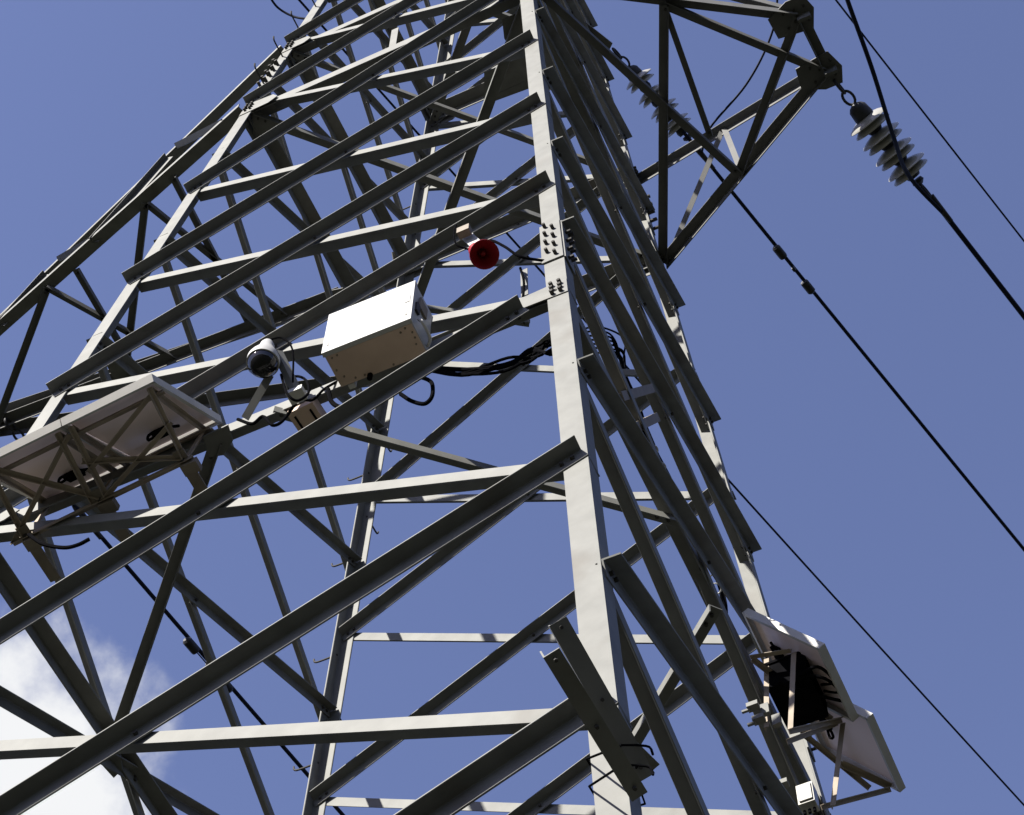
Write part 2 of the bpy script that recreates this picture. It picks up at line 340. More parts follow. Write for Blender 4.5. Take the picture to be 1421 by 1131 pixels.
# plate at the middle of the lower diaphragm's left side, and the one on the arm's centre line
def lplate(px, z, t=0.012, drop=0.05):
    gusset([lv(x, y, z) - Z * drop for x, y in px], Z, t)
lplate([(138, 1012), (165, 1010), (172, 1060), (160, 1072), (140, 1050)], DZ1)
lplate([(283, 600), (318, 583), (325, 605), (312, 625), (292, 628)], DZ1)
lplate([(142, 480), (165, 500), (196, 520), (188, 530), (165, 532), (150, 505)], DZ2)
lplate([(462, 395), (485, 390), (490, 408), (466, 412)], DZ2, drop=.12)
lplate([(672, 98), (737, 70), (740, 118), (672, 143)], DZ4, drop=.06)
lplate([(697, 22), (736, 5), (738, 58), (712, 66), (700, 48)], DZ2, drop=.10)
lplate([(352, 150), (400, 168), (385, 190), (352, 196)], DZ2, drop=.04)
# ---- step bolts on two opposite legs
def step(L, z, skin):
    s1 = SG[L]; d = Vector((s1[0], 0, 0)) if skin else Vector((0, s1[1], 0)); c = corner(L, z) - Vector((s1[0] * .05, 0, 0)) * (0 if skin else 1) - Vector((0, s1[1] * .05, 0)) * (1 if skin else 0)
    MB().tube([c - d * .02, c + d * .15, c + d * .19 + Z * .02, c + d * .20 + Z * .06], .0085, 6, 3).build('step_bolt', 'bolt', tower, True)
for k in range(34):
    step('C', -7.6 + k * .62, k % 2)
for k in range(4): step('B', 10.3 + k * .85, 0)
# ---- foundations
for L in 'ABCD':
    c = corner(L, -10.55); c.z = 0
    MB().box(c + Z * .12, X, Y, Z, .6, .6, .36).build('concrete_footing', 'concrete', tower)
# ---------------------------------------------------------------- cross-arms (bolted to the tower: parts of it)
def chord(p, q, w=0.10, name='chord', par=None, d1=None, up=False):
    p, q = Vector(p), Vector(q); a = (q - p).normalized(); s_ = Z.cross(a).normalized()
    if s_.dot(d1 or -Y) < 0: s_ = -s_
    off = s_ * w / 2
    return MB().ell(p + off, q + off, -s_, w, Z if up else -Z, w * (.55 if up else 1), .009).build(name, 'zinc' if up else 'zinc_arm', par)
def web(p, q, w=0.065, par=None, drop=0.014):
    p, q = Vector(p) - Z * drop, Vector(q) - Z * drop; a = (q - p).normalized(); s_ = Z.cross(a).normalized()
    mb = MB().ell(p - s_ * w / 2, q - s_ * w / 2, s_, w, -Z, w * .8, .007)
    bolts(mb, [p + a * .04, q - a * .04], -Z)
    mb.build('web_bar', ['zinc_arm', 'bolt'], par)
def sub(name, loc):
    o = bpy.data.objects.new(name, None); COL.objects.link(o); o.parent = tower; o.location = loc; ORG[o.name] = Vector(loc); return o
arm = sub('cross_arm', (2.4, 0, DZ2 + GZ))
zb = DZ2
A9, D9, A11, D11 = corner('A', zb), corner('D', zb), corner('A', DZ3), corner('D', DZ3)
T1, T2 = lv(1105, 22, zb), lv(1142, 97, zb)
N1, NA, N2 = lv(1024, 238, zb), lv(921, 5, zb), lv(985, 186, zb)
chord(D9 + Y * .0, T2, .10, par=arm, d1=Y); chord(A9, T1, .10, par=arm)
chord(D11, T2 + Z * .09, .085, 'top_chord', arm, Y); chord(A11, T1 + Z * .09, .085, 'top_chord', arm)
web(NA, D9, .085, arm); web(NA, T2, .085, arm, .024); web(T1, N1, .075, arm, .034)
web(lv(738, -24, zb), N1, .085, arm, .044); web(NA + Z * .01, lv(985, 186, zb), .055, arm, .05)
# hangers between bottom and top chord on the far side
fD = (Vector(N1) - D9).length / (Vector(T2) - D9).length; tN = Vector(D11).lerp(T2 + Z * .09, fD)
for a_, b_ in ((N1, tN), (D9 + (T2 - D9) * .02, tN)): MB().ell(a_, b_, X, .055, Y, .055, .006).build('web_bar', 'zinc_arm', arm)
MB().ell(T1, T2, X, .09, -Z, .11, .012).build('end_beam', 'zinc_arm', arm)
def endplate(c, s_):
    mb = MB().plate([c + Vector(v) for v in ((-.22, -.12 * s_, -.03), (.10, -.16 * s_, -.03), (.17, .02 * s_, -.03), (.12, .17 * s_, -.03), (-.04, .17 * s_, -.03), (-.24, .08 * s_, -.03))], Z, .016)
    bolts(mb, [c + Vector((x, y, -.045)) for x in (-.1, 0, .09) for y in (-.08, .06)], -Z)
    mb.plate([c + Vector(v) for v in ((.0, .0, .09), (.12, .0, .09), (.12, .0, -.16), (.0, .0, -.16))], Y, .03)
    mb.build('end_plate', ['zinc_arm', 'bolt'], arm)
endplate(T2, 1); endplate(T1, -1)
larm = sub('cross_arm', (-4.0, 0, DZ2 + GZ))
B9, C9, B11, C11 = corner('B', zb), corner('C', zb), corner('B', DZ3), corner('C', DZ3)
kx = 1.16
bq = lv(0, 455, zb); bt = B9 + (bq - B9) * kx
cq = lv(0, 592, zb); ct = C9 + (cq - C9) * kx
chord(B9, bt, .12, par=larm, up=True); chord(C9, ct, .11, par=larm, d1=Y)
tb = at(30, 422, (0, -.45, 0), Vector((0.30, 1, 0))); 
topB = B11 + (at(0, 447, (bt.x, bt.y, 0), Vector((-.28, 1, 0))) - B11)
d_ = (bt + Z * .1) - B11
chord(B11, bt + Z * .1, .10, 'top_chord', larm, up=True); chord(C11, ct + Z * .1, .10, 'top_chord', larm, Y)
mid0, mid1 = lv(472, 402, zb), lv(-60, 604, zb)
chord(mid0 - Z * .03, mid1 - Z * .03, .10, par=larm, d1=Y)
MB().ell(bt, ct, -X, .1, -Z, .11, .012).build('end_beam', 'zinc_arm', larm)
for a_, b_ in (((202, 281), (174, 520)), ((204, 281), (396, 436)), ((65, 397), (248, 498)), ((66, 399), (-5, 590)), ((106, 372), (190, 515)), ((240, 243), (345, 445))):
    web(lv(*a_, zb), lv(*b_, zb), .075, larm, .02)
# lattice of the near side of the left arm, between its bottom and top chords
def tc(f): return B11.lerp(bt + Z * .1, f)
def bc(f): return B9.lerp(bt, f)
for f1, f2 in ((.33, .06), (.36, .52), (.70, .52), (.74, .86)):
    MB().ell(tc(f1) - Y * .02 - X * .03, bc(f2) - Y * .02, X, .085, -Y, .06, .007).build('web_bar', 'zinc_arm', larm)
# ================================================================ equipment on the tower
# ---- white steel cabinet on the lower girt
zc = 1.80
P0, P1, P3 = lv(447, 492, zc), lv(571, 443, zc), lv(488, 548, zc)
ex = (P1 - P0); wdt = ex.length; ex.normalize(); ey = Z.cross(ex); dep = .235; hgt = .475
cab = thing('equipment_cabinet', 'white steel equipment cabinet with tan underside, resting above the long bar in mid tower', 'cabinet', (P0 + P1) / 2 + ey * dep / 2)
def cpt(u, v, w_): return P0 + ex * (u * wdt) + ey * (v * dep) + Z * w_
MB().box(cpt(.5, .5, hgt / 2 + .004), ex, ey, Z, wdt - .012, dep - .012, hgt).build('body', 'white', cab)
MB().box(cpt(.5, .02, hgt / 2), ex, ey, Z, wdt, .03, hgt + .012).build('door', 'white', cab)
for u in (.06, .94): MB().cyl(cpt(u, -.03, .06), cpt(u, -.03, .12), .008, 8).build('hinge', 'alu', cab)
MB().box(cpt(.94, -.035, .27), ex, ey, Z, .03, .012, .09).build('handle', 'alu', cab)
mb = MB().box(cpt(.5, .52, -.004), ex, ey, Z, wdt - .02, dep - .03, .008)
mb.build('bottom_plate', 'box_under', cab)
for u, v in ((.08, .16), (.14, .14), (.06, .5), (.10, .72), (.30, .88), (.20, .86), (.90, .14), (.84, .2), (.95, .3), (.93, .62), (.62, .9), (.95, .45)):
    MB().cyl(cpt(u, v, -.014), cpt(u, v, -.007), .006, 8).build('screw', 'rack', cab)
MB().box(cpt(1.005, .45, .33), ex, ey, Z, .012, .09, .12).build('vent_panel', 'rack', cab)
MB().box(cpt(1.004, .2, .22), ex, ey, Z, .014, .04, .10).build('latch', 'fitting', cab)
mb = MB().tube([cpt(1.02, .25, .10), cpt(1.06, .3, .06), cpt(1.06, .7, .05), cpt(1.0, .9, .05)], .010, 6)
mb.build('conduit', 'alu', cab, True)
for u, v in ((.35, .93),):
    MB().cyl(cpt(u, v, -.05), cpt(u, v, 0), .016, 10).build('cable_gland', 'cable', cab)
for u in (.12, .88):
    MB().box(cpt(u, 1.05, .30), ex, ey, Z, .04, .03, .6).build('mounting_strap', 'alu', cab)
# ---- dome camera on its bracket
DC = at(365, 503, (0, -2.30, 0), Y); r = .088
domec = thing('dome_camera', 'white security camera with glossy black dome, on a bracket left of the cabinet', 'camera', DC)
MB().lathe(DC + Z * -.005, -Z, [(0, r)] + [(r * math.sin(a * math.pi / 20) * 1.02, r * math.cos(a * math.pi / 20)) for a in range(1, 10)] + [(r * 1.02, .002)], 32).build('dome', 'dome', domec, 'all')
MB().lathe(DC - Z * .012, Z, [(0, r * .98), (0, r * 1.08), (.04, r * 1.08), (.07, r * .98), (.13, r * .72), (.18, r * .52), (.22, r * .48), (.25, r * .36), (.26, .002)], 32).build('housing', 'white', domec, True)
b0 = DC + Z * .24; AX = (lv(440, 543, DZ1 + .06) - lv(300, 603, DZ1 + .06)).normalized()
bend = at(412, 548, (0, -2.12, 0), Y)
MB().bar(DC + Z * .16 + AX * .05 + Y * .05, bend + Z * .02, .045, .045).build('bracket_arm', 'zinc', domec)
MB().box(bend, AX, Y, Z, .10, .08, .04).build('bracket_joint', 'alu', domec, True)
MB().tube([DC + Z * .28, DC + Z * .30 + AX * .07 + Y * .03, DC + Z * .12 + AX * .15 + Y * .05, bend + Vector((.0, -.06, .05))], .006, 8).build('lead', 'cable', domec, True)
pst = at(361, 533, (0, -2.2, 0), Y); psb = at(335, 578, (0, -2.1, 0), Y)
MB().ell(psb, pst + (pst - psb) * .35, X, .05, Y, .05, .006).build('support_post', 'zinc', domec)
# ---- junction box beside the camera
q0 = at(425, 590, (0, -2.02, 0), Y)
jb = thing('junction_box', 'small tan metal box with two dark slots, hung below the camera bracket', 'junction box', q0)
eb = AX; bb = (at(408, 568, (0, -2.10, 0), Y) - at(432, 626, (0, -2.10, 0), Y)).normalized(); 
qz = DZ1 - .10
c1, c2, c3 = lv(398, 575, qz), lv(433, 558, qz), lv(424, 622, qz)
e1 = (c2 - c1); w1 = e1.length; e1.normalize(); e2 = (c3 - c1); e2 -= e1 * e2.dot(e1); l2 = e2.length; e2.normalize()
cc = c1 + e1 * w1 / 2 + e2 * l2 / 2
MB().box(cc + Z * .05, e1, e2, Z, w1, l2, .10).build('box_body', 'box_under', jb)
for s_ in (.2, .8): MB().box(c1 + e1 * w1 * s_ + e2 * l2 * .45 - Z * .003, e1, e2, Z, w1 * .07, l2 * .62, .006).build('slot', 'cable', jb)
MB().bar(cc + Z * .1, cc + Z * .2 - e2 * l2 * .5, .04, .04).build('mounting_bracket', 'alu', jb)
# ---- red horn siren under the brace
HC = at(672, 353, (0, -2.16, 0), Y)
hs = thing('horn_siren', 'red horn siren on a white plate, under the brace left of the near leg', 'siren', HC)
ax = (CAM - HC).normalized(); ax = (ax * .75 + Vector((.35, -.5, -.35))).normalized()
ax = (Vector((HC - CAM)).normalized() * -1 + RX * .16 + RD * .10).normalized()
rr = .088
mb = MB().lathe(HC - ax * .14, ax, [(0, .045), (.02, .052), (.05, .050), (.055, .030), (.08, .034), (.11, .050), (.13, .072), (.14, rr), (.150, rr), (.150, rr * .93), (.13, .068), (.10, .042), (.06, .024), (.04, .02)], 28)
mb.build('horn', 'red', hs, True)
MB().lathe(HC - ax * .27 + RX * -.01, ax, [(0, .03), (.01, .045), (.11, .048), (.14, .04)], 20).build('driver_housing', 'red', hs, True)
MB().lathe(HC - ax * .09, ax, [(0, .012), (.045, .018), (.06, .010)], 12).build('horn_core', 'red', hs, True)
pp = [at(x, y, HC + Y * .05, Y) for x, y in ((640, 330), (655, 323), (670, 337), (662, 346), (652, 342))]
mb = MB().plate(pp, Y, .008); mb.build('mounting_plate', 'white', hs)
g0, g1 = at(634, 316, HC + Y * .02, Y), at(655, 336, HC + Y * .02, Y)
MB().box((g0 + g1) / 2 - RD * .02, X, Y, Z, .08, .05, .07).build('clamp_block', 'rack', hs)
MB().tube([at(633, 312, HC + Y * .06, Y), at(630, 325, HC - Y * .01, Y), at(634, 340, HC + Y * .0, Y), at(650, 346, HC + Y * .04, Y)], .006, 6).build('hose_clamp', 'cable', hs, True)
# ---- solar panels
def pv(name_label, p_lo_a, p_lo_b, p_hi_a, n, grp, gap=0.0, parts=None):
    """module with outer low corners a, b and inner high corner a; n = number of rows of cells"""
    u = (p_lo_b - p_lo_a); W = u.length; u.normalize(); v = p_hi_a - p_lo_a; v -= u * v.dot(u); Lh = v.length; v.normalize(); nn = u.cross(v)
    if nn.z < 0: nn = -nn
    c = (p_lo_a + p_lo_b) / 2 + v * Lh / 2
    t = thing('solar_panel', name_label, 'solar panel', c, grp); FR = .05
    for (a_, b_) in ((p_lo_a, p_lo_b), (p_lo_a + v * Lh, p_lo_b + v * Lh)):
        s_ = 1 if a_ is p_lo_a else -1
        mb = MB().ell(a_, b_, nn, FR, v * s_, .022, .003); mb.build('frame', 'alu', t)
    for a_, s_ in ((p_lo_a, 1), (p_lo_b, -1)):
        mb = MB().ell(a_ + v * .004, a_ + v * (Lh - .004), nn, FR, u * s_, .022, .003); mb.build('frame', 'alu', t)
    MB().box(c + nn * (FR - .008), u, v, nn, W - .014, Lh - .014, .003).build('back_sheet', 'backsheet', t)
    mb = MB()
    nu, nv = 4, 9
    for i in range(nu):
        for j in range(nv): mb.box(c + u * ((i + .5) / nu - .5) * (W - .04) + v * ((j + .5) / nv - .5) * (Lh - .04) + nn * (FR - .0045), u, v, nn, (W - .04) / nu - .006, (Lh - .04) / nv - .005, .003)
    mb.build('cell_grid', 'cell', t)
    jc = c + v * Lh * .28 + nn * (FR - .028)
    MB().box(jc, u, v, nn, .11, .075, .028).build('connector_box', 'cable', t)
    mb = MB().tube([jc + u * .03, jc - nn * .04 + u * .07 - v * .06, jc - nn * .05 + u * .02 - v * .13, jc - nn * .04 - u * .07 - v * .10, jc - nn * .02 - u * .12 - v * .02], .009, 6)
    mb.build('lead', 'cable', t, True)
    return u, v, nn, W, Lh
LB = at(213, 529, (0, -2.6, 0), Y); LS = at(85, 592, LB, Z); LBh = LB + Vector((-.02, .60, .475))
u_ = (LS - LB).normalized(); wl = (LS - LB).length
pv('solar panel over the left leg, seen from below, nearer the camera dome', LB, LB + u_ * (wl - .006), LBh, 1, 'solar panels facing the sun on the left')
u, v, nn, Wp, Lp = pv('solar panel cut off by the left edge of the photo, seen from below', LB + u_ * wl, LB + u_ * (2 * wl), LBh + u_ * wl, 1, 'solar panels facing the sun on the left')
R0 = at(1030, 851, (0, 0, 2.12 + GZ), Z); R1 = at(1136, 900, R0, Y); R2 = at(1184, 1003, R1, Z)
u_r = (R2 - R1).normalized(); wr = (R2 - R1).length
pv('upper solar panel beside the right leg, with its sunlit top edge', R1, R2 - u_r * .005, R0, 1, 'solar panels on the right side')
off = (R1 - R0).normalized() * .05
S1 = at(1203, 997, R1 + off, Z); S2 = at(1249, 1100, R1 + off, Z); 
pv('lower solar panel at the bottom right, its pinkish back towards us', S1, S2, S1 + (R0 - R1), 1, 'solar panels on the right side')
# ---- rack of the left panels
rk = thing('panel_rack', 'brown angle-iron rack under the left solar panels', 'rack', LB + Vector((-.6, .3, -.1)))
def rb(a_, b_, w=.028, par=None, name='rack_bar'): MB().ell(a_, b_, X, w, -Z, w, .005).build(name, 'panel_rack', par or rk)
vL = (LBh - LB)
def Lp_(su, sv, dn): return LB + u_ * su + vL * sv - Z * dn
for su in (.06, wl - .03, wl + .06, 2 * wl - .08):
    A_, B_, C_ = Lp_(su, .05, .0), Lp_(su, .96, .0), Lp_(su, .80, .42)
    rb(A_, B_); rb(B_, C_); rb(A_ + (C_ - A_) * 0, C_)
rb(Lp_(.0, .80, .42), Lp_(wl * 2, .80, .42), .035); rb(Lp_(.03, .42, .20), Lp_(wl, .80, .42)); rb(Lp_(wl, .42, .20), Lp_(.06, .80, .42))
rb(Lp_(wl, .1, .02), Lp_(2 * wl, .80, .42)); rb(Lp_(2 * wl - .1, .1, .02), Lp_(wl, .80, .42)); rb(Lp_(.06, .1, .02), Lp_(wl, .5, .25))
rb(Lp_(.0, .93, .03), Lp_(2 * wl, .93, .03), .03); rb(Lp_(.0, .15, .01), Lp_(2 * wl, .15, .01), .03)
for su in (.06, wl, 2 * wl - .1):
    A_ = Lp_(su, .80, .42); MB().box(A_ + Y * .14, X, Y, Z, .07, .40, .012).build('bracket_plate', 'rack', rk)
    MB().cyl(A_ - Z * .03, A_ + Z * .05, .012, 6).build('clamp_bolt', 'bolt', rk)
    MB().box(A_ + Vector((.03, .05, -.03)), X, Y, Z, .10, .07, .05).build('clamp', 'rack', rk)
# ---- rack of the right panels
vR = (R0 - R1)
def Rp_(su, sv, dn): return R1 + u_r * su + vR * sv - Z * dn
rr_ = thing('panel_rack', 'brown angle-iron frame carrying the two right-hand panels off the leg', 'rack', Rp_(.5, .8, .4))
rbr = lambda a_, b_, w=.032: rb(a_, b_, w, rr_)
def z_pl(x, y, k): return at(x, y, Rp_(k, 0, 0), u_r)
for k, pts in ((.10, ((1098, 906), (1093, 1012), (1042, 915))), (.62, ((1166, 1004), (1152, 1118), (1112, 1022)))):
    a_, b_, c_ = [z_pl(x, y, k) for x, y in pts]
    rbr(a_, b_); rbr(c_, a_)
rbr(z_pl(1042, 916, .10), z_pl(1152, 1000, .60)); rbr(z_pl(1093, 1012, .10), z_pl(1166, 996, .60)); rbr(z_pl(1090, 1026, .12), z_pl(1160, 1000, .60))
rbr(z_pl(1112, 1020, .62), z_pl(1205, 1096, 1.0)); rbr(z_pl(1138, 1117, .75), z_pl(1234, 1092, 1.1)); rbr(z_pl(1166, 1060, .8), z_pl(1234, 1092, 1.1)); rbr(z_pl(1060, 915, .2), z_pl(1060, 1010, .2))
for x, y, k in ((1045, 980, .1), (1053, 998, .1), (1086, 1088, .6)):
    c = z_pl(x, y, k); mb = MB().box(c, X, Y, Z, .07, .05, .035).cyl(c - X * .02 - Z * .02, c - X * .07 - Z * .02, .012, 6)
    mb.build('clamp', 'zinc', rr_)
for x, y in ((1062, 985), (1078, 1000)):
    c = z_pl(x, y, .15); MB().box(c, X, Y, Z, .05, .03, .09).build('clamp_plate', 'zinc', rr_)
c = z_pl(1090, 955, .32); 
bt_ = thing('battery_box', 'black battery box wrapped in cables behind the upper right solar panel', 'battery box', c)
MB().box(c + Vector((.05, .05, .0)), X, Y, Z, .26, .34, .22).build('box_body', 'cable', bt_)
MB().box(c + Vector((.05, .05, .12)), X, Y, Z, .28, .36, .02).build('lid', 'cable', bt_)
for k in range(3):
    s_ = random.uniform(-.1, .1)
    MB().tube([c + Vector((.05 + s_, -.13, -.1)), c + Vector((.22 + s_ * .5, -.18 + .1 * k, -.16)), c + Vector((.30, .0 + .08 * k, -.10)), c + Vector((.2, .1 + .05 * k, .05))], .011, 6).build('lead', 'cable', bt_, True)
c = z_pl(1121, 1108, .62)
mb = MB().box(c, X, Y, Z, .10, .09, .17)
cb = thing('control_box', 'small white control box below the right-hand panels', 'control box', c)
mb.build('box_body', 'glass', cb)
MB().box(c + Vector((0, -.05, 0)), X, Y, Z, .08, .012, .14).build('lid', 'glass', cb)
for k in range(3): MB().cyl(c + Vector((-.03 + .03 * k, 0, -.13)), c + Vector((-.03 + .03 * k, 0, -.10)), .010, 8).build('cable_gland', 'cable', cb)
# ---- two spare angle bars strapped to the near leg with wire
sp = corner('A', -2.6)
def spare(pts, label, yt, yy, w, dn=Vector((.30, .35, -.9))):
    a_, b_ = [at(x, y, (0, yv, 0), Y) for (x, y), yv in zip(pts, (yt, yy))]; ax_ = (b_ - a_).normalized(); d1 = ax_.cross(dn).normalized()
    if d1.dot(RX) < 0: d1 = -d1
    n_ = ax_.cross(d1).normalized(); n_ = n_ if n_.dot(dn) > 0 else -n_
    t = MB().ell(a_ - d1 * w / 2, b_ - d1 * w / 2, d1, w, -n_, w, .006); bolts(t, [a_ + (b_ - a_) * k for k in (.04, .5, .93)], n_, .007, .012)
    o = t.build('angle_bar', ['zinc', 'bolt']); tag(o, label, 'angle bar', 'loose angle bars strapped to the leg')
spare(((774, 862), (897, 1080)), 'loose angle bar strapped across the near leg, the one reaching higher', -3.1, -2.58, .066)
spare(((765, 906), (888, 1106)), 'loose angle bar strapped across the near leg, the one on the left', -3.2, -2.62, .06)
spare(((846, 1012), (905, 1070)), 'short offcut of angle bar tucked behind the two strapped bars', -2.62, -2.42, .07)
def zat(py):                              # height on the near leg seen at row py
    lo, hi = -6.0, 2.0
    for _ in range(40):
        m = (lo + hi) / 2
        if pix(onleg('A', m, .13, .01))[1] > py: lo = m
        else: hi = m
    return lo
for y0, x2, y2, lab in ((1054, 884, 1034, 'upper loop of dark binding wire around the near leg'), (1092, 884, 1062, 'lower loop of dark binding wire around the near leg')):
    z0 = zat(y0); F_ = at(x2, y2, (0, -2.70, 0), Y)
    P = [onleg('A', z0, .135, .015), F_ - RX * .05, F_, onleg2('A', z0, .0, .03) + Z * .0, onleg2('A', z0, .135, .012), onleg('A', z0, .13, -.13)]
    mb = MB().tube(P, .0045, 6, 1, True)
    mb.tube([F_, F_ + RX * .04 - Z * .01, F_ + RX * .05 - Z * .05], .0045, 6, 3)
    o = mb.build('binding_wire', 'cable', None, True); tag(o, lab, 'wire')
# ---- black cable bundle
def run(pts, r, name, label, cat, m='cable', par=None, sub=8):
    o = MB().tube(pts, r, 7, sub).build(name, m, par, True)
    if par is None: tag(o, label, cat)
    return o
cb0 = thing('cable_bundle', 'bundle of black cables sagging from the cabinet past the near leg and downwards', 'cables', at(700, 505, (0, -2.0, 0), Y))
ADx = lambda z: hw(z) - .04
for k in range(7):
    j = lambda s_: random.uniform(-s_, s_)
    pts = [at(598 + j(4), 512 + j(6), (0, -1.95, 0), Y), at(640, 514 + j(8), (0, -1.93, 0), Y), at(700 + j(5), 506 + j(12), (0, -1.9, 0), Y), at(738, 494 + j(12), (0, -1.88, 0), Y), at(768, 480 + j(14), (0, -1.86, 0), Y)]
    pts += [at(790 + j(3), 468 + j(6), (ADx(3) - 1.0, 0, 0), X), at(812, 456 + 5 * k, (ADx(3) - 1.0, 0, 0), X), at(838 + 3 * k, 455 + 6 * k, (ADx(3) - 1.0, 0, 0), X), at(862 + j(8) - 2 * k, 470 + 3 * k, (ADx(3) - 1.0, 0, 0), X),
            at(862 + j(5), 495 + j(5), (ADx(3) - 1.0, 0, 0), X), at(868 + j(4), 525, (ADx(3) - 1.0, 0, 0), X), at(886 + j(3), 565, (ADx(3) - 1.0, 0, 0), X), at(905 + j(6), 612, (ADx(3) - 1.0, 0, 0), X),
            at(928 + j(5), 662 + j(4), (ADx(3) - 1.0, 0, 0), X), at(952 + j(5), 708, (ADx(3) - 1.0, 0, 0), X), at(975 + j(4), 752, (ADx(3) - 1.0, 0, 0), X), at(996 + j(5), 798, (ADx(3) - 1.0, 0, 0), X), at(1004 + j(4), 835, (ADx(3) - 1.0, 0, 0), X), at(1012 + j(3), 866, (ADx(2.6) - 1.0, 0, 0), X), at(1026 + j(3), 900, (ADx(2.3) - 1.0, 0, 0), X)]
    run(pts, .009, 'cable', '', '', par=cb0, sub=6)
for a_, b_ in (((862, 543), (905, 532)), ((868, 592), (912, 572))):
    p, q = at(*a_, (ADx(3) + .05, 0, 0), X), at(*b_, (ADx(3) + .05, 0, 0), X)
    o = MB().ell(p, q, -Z, .06, -X, .05, .007).build('cable_bracket', 'rack', cb0)
p, q = at(890, 600, (ADx(3) + .02, 0, 0), X), at(905, 640, (ADx(3) + .02, 0, 0), X)
MB().cyl(p, q, .05, 14).build('cable_joint', 'cable', cb0, True)
for k in range(9):
    z_ = at(905 + 11 * k, 625 + 24 * k, (ADx(3), 0, 0), X); MB().torus(z_, (0, .3, 1), .035, .005).build('cable_tie', 'white', cb0)
PY = lambda x, y, yy: at(x, y, (0, yy, 0), Y)
run([PY(556, 547, -2.0), PY(572, 557, -2.0), PY(590, 560, -2.0), PY(600, 548, -2.0), PY(598, 530, -1.98), PY(580, 522, -1.98)], .012, 'cable_loop', 'single black cable loop hanging below the right end of the cabinet', 'cable')
run([PY(455, 540, -2.1), PY(460, 557, -2.1), PY(472, 565, -2.1), PY(488, 560, -2.08), PY(498, 548, -2.05)], .014, 'cable_loop', 'black cable loop hanging under the left end of the cabinet', 'cable')
run([PY(330, 582, -2.1), PY(350, 588, -2.1), PY(365, 578, -2.1), PY(378, 590, -2.1), PY(392, 584, -2.08), PY(410, 560, -2.05)], .010, 'cable_loop', 'thin black cable looping along the bar below the camera dome', 'cable')
run([PY(390, 520, -2.2), PY(398, 545, -2.25), PY(412, 556, -2.22), PY(428, 545, -2.2), PY(424, 527, -2.15), PY(408, 523, -2.15), PY(402, 540, -2.12), PY(430, 556, -2.05), PY(450, 540, -2.05), PY(470, 528, -2.0)], .008, 'cable_loop', 'coiled grey and black cable beside the camera bracket', 'cable')
run([PY(663, 344, -2.1), PY(680, 334, -2.1), PY(700, 342, -2.1), PY(722, 356, -2.08), PY(755, 362, -2.0)], .009, 'siren_cable', 'thin black cable from the red siren to the near leg', 'cable')
run([PY(726, 412, -2.0), PY(727, 390, -1.98), PY(722, 372, -1.96)], .008, 'short_cable', 'short upright cable beside the gusset of the near leg', 'cable')
pb = [PY(722, 376, -1.93), PY(723, 412, -1.95)]
MB().ell(pb[0], pb[1], X, .045, Y, .045, .006).build('hanger', 'zinc', tower)
run([PY(0 + 40, 742, -2.3), PY(60, 755, -2.3), PY(88, 760, -2.3), PY(108, 756, -2.3), PY(124, 748, -2.3)], .011, 'panel_cable', 'dark cable sagging below the left-hand rack', 'cable')
# ================================================================ insulator strings, conductors
def string(start, end, n, label, disc=.20, lead=.42, pitch=None):
    a = (end - start); Ls = a.length; a.normalize()
    t = thing('insulator_string', label, 'insulator', start, 'strain insulator strings')
    side = a.cross(Z).normalized()
    MB().torus(start + a * .07, side, .05, .014, 1.5, a).build('shackle', 'fitting', t, True)
    MB().torus(start + a * .20, a.cross(side), .045, .013, 1.6, a).build('link', 'fitting', t, True)
    MB().lathe(start + a * .27, a, [(0, .02), (.02, .06), (.05, .085), (lead - .27, .095), (lead - .255, .06)], 16).build('socket_cap', 'fitting', t, True)
    pit = (Ls - lead - .20) / n
    for k in range(n):
        o = start + a * (lead + pit * k)
        shed = [(.0, .07), (.008, .10), (.02, disc * .70), (.045, disc * .95), (.058, disc), (.064, disc * .98), (.056, disc * .84), (.066, disc * .74), (.060, disc * .6)]
        low = [(.070, disc * .58), (.085, disc * .72), (.112, disc * .9), (.124, disc * .93), (.130, disc * .90), (.118, disc * .76), (.128, disc * .66), (.118, disc * .5), (.12, .08), (.135, .05)]
        d = MB().lathe(o, a, shed + low, 36).build('disc', 'glass', t, True)
        MB().lathe(o + a * .12, a, [(0, .06), ((pit - .12) * .5, .072), (pit - .125, .06)], 16).build('cap', 'fitting', d, True)
    e = start + a * (Ls - .18)
    MB().lathe(e, a, [(0, .05), (.03, .06), (.06, .03)], 14).build('ball_fitting', 'fitting', t, True)
    MB().torus(e + a * .14, side, .05, .013, 1.6, a).build('link', 'fitting', t, True)
    MB().cyl(e + a * .20, e + a * .50, .035, 10, .022).build('strain_clamp', 'fitting', t, True)
    return e + a * .3
def conductor(p, d, label, r=.020, length=90, sag=.0016, back=0, group=None):
    d = Vector(d); d.normalize(); pts = []
    for k in range(41):
        s_ = -back + (length + back) * (k / 40) ** 1.6; pts.append(p + d * s_ + Z * (sag * s_ * s_))
    o = MB().tube(pts, r, 8, 1).build('conductor', 'wire', None, True); tag(o, label, 'power line', group)
def damper(p, d, label):
    d = Vector(d).normalized(); t = thing('vibration_damper', label, 'damper', p, 'vibration dampers')
    c = p - Z * .06
    MB().tube([c - d * .24, c, c + d * .24], .007, 6, 2).build('messenger_wire', 'wire', t)
    MB().box(p - Z * .03, d, d.cross(Z).normalized(), Z, .05, .035, .08).build('clamp', 'fitting', t)
    for s_ in (-1, 1): MB().lathe(c + d * s_ * .20, d * s_, [(0, .045), (.02, .05), (.16, .05), (.18, .03)], 12).build('weight', 'fitting', t, True)
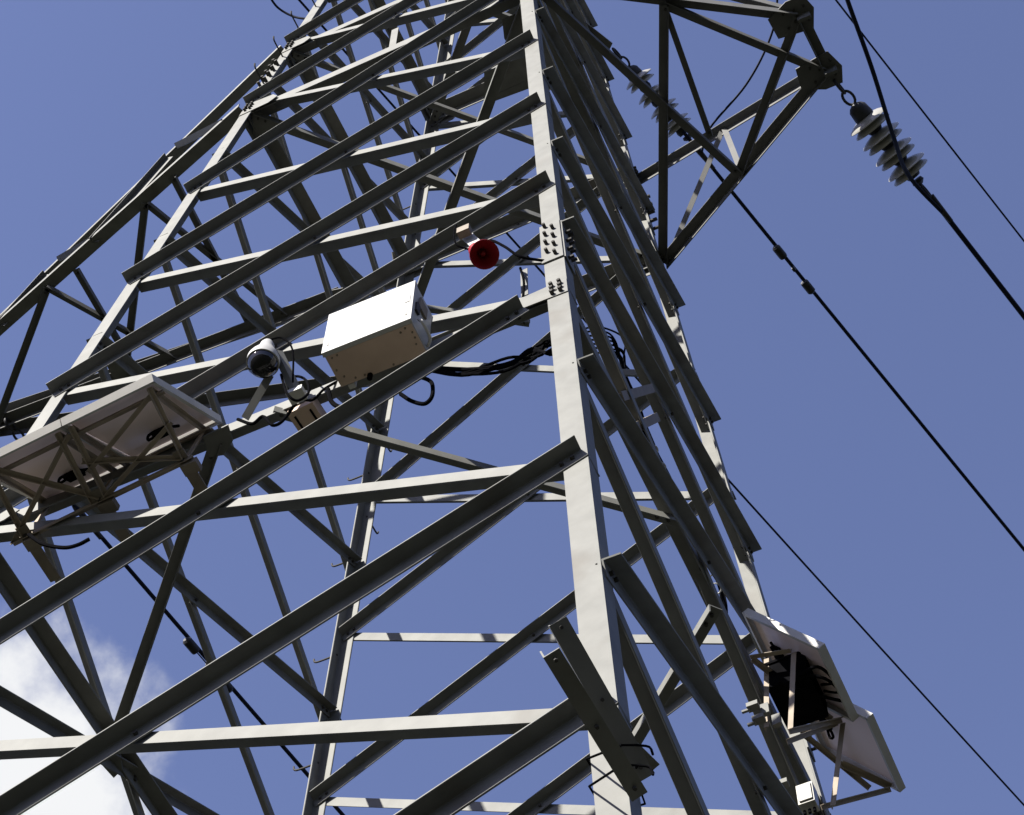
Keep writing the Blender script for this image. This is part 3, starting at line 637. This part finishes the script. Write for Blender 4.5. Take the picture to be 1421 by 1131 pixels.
# right arm: string down to the right
zS = 9.55
s0 = lv(1158, 112, zS); s1 = lv(1289, 270, zS - .35)
e2 = string(s0, s1, 4, 'porcelain insulator string hanging at the far right from the tip of the cross-arm')
dirc = (lv(1421, 440, zS - .45) - s1).normalized()
conductor(e2, dirc, 'thick power line running from the right insulator string to the right edge', .024)
jp = [e2 + dirc * .15, lv(1262, 245, 9.0), lv(1240, 190, 8.55), lv(1210, 95, 8.3), lv(1176, 0, 8.3), lv(1150, -80, 8.5), lv(1120, -190, 9.2)]
o = MB().tube(jp, .019, 8, 8).build('jumper_cable', 'wire', None, True); tag(o, 'thick jumper cable passing in front of the right insulator string', 'power line')
# string at the right leg
zT = DZ4
m0 = lv(846, 62, zT); m1 = lv(966, 205, zT - .5)
mb = MB().plate([lv(x, y, zT) for x, y in ((812, 30), (835, 48), (850, 60), (842, 76), (826, 78), (808, 60))], Z, .02); mb.build('gusset_plate', 'zinc', tower)
e1 = string(m0 + (m1 - m0) * .04, m1, 4, 'porcelain insulator string behind the cross-arm bars, close to the right leg', .185, .40)
dm = (lv(1421, 765, zT - 1.0) - m1).normalized(); dm = (at(1421, 765, (0, 0, m1.z - .1), Z) - m1).normalized()
conductor(m1, dm, 'power line leaving the inner insulator string, with a vibration damper on it', .022, back=.25)
def onl(p, d, px):    # point of the line p + s d seen at column px
    lo, hi = 0.0, 60.0
    for _ in range(50):
        m = (lo + hi) / 2
        if pix(p + d * m)[0] < px: lo = m
        else: hi = m
    return p + d * lo
damper(onl(m1, dm, 1101), dm, 'vibration damper on the power line right of the cross-arm')
jp = [m1 + dm * .1, lv(985, 178, zT - .9), lv(1035, 118, zT - .9), lv(1066, 60, zT - .7), lv(1078, 10, zT - .5), lv(1076, -60, zT - .2)]
o = MB().tube(jp, .013, 8, 8).build('jumper_cable', 'wire', None, True); tag(o, 'thin jumper cable curving up behind the cross-arm bars', 'power line')
# left arm: third string, mostly behind the solar panel
l0 = lv(8, 582, 9.5); l1 = lv(112, 712, 9.2)
e3 = string(l0, l1, 4, 'insulator string at the left arm, almost hidden behind the left solar panels', .17, .3)
dl = (at(405, 1052, (0, 0, l1.z - .05), Z) - l1).normalized()
conductor(l1, dl, 'power line crossing the lower left behind the braces, with a vibration damper', .022, back=.15)
damper(onl(l1, dl, 290), dl, 'vibration damper on the power line at the lower left')
# far phase and ground wires
f0 = lv(520, 118, 16.4); fd = (lv(1421, 1131, 16.2) - f0).normalized()
conductor(f0, fd, 'thin distant power line running behind the tower to the lower right corner', .015, back=3)
g0 = lv(1160, 0, 17.0); gd = (lv(1421, 335, 16.9) - g0).normalized()
conductor(g0, gd, 'thin ground wire crossing the upper right corner', .012, back=6)
o = MB().tube([lv(372, -8, 14), lv(385, 10, 14), lv(405, 22, 13.9), lv(425, 26, 13.8), lv(445, 24, 13.8)], .013, 8, 6).build('jumper_cable', 'wire', None, True); tag(o, 'short jumper cable curving in at the top left beside the left leg', 'power line')
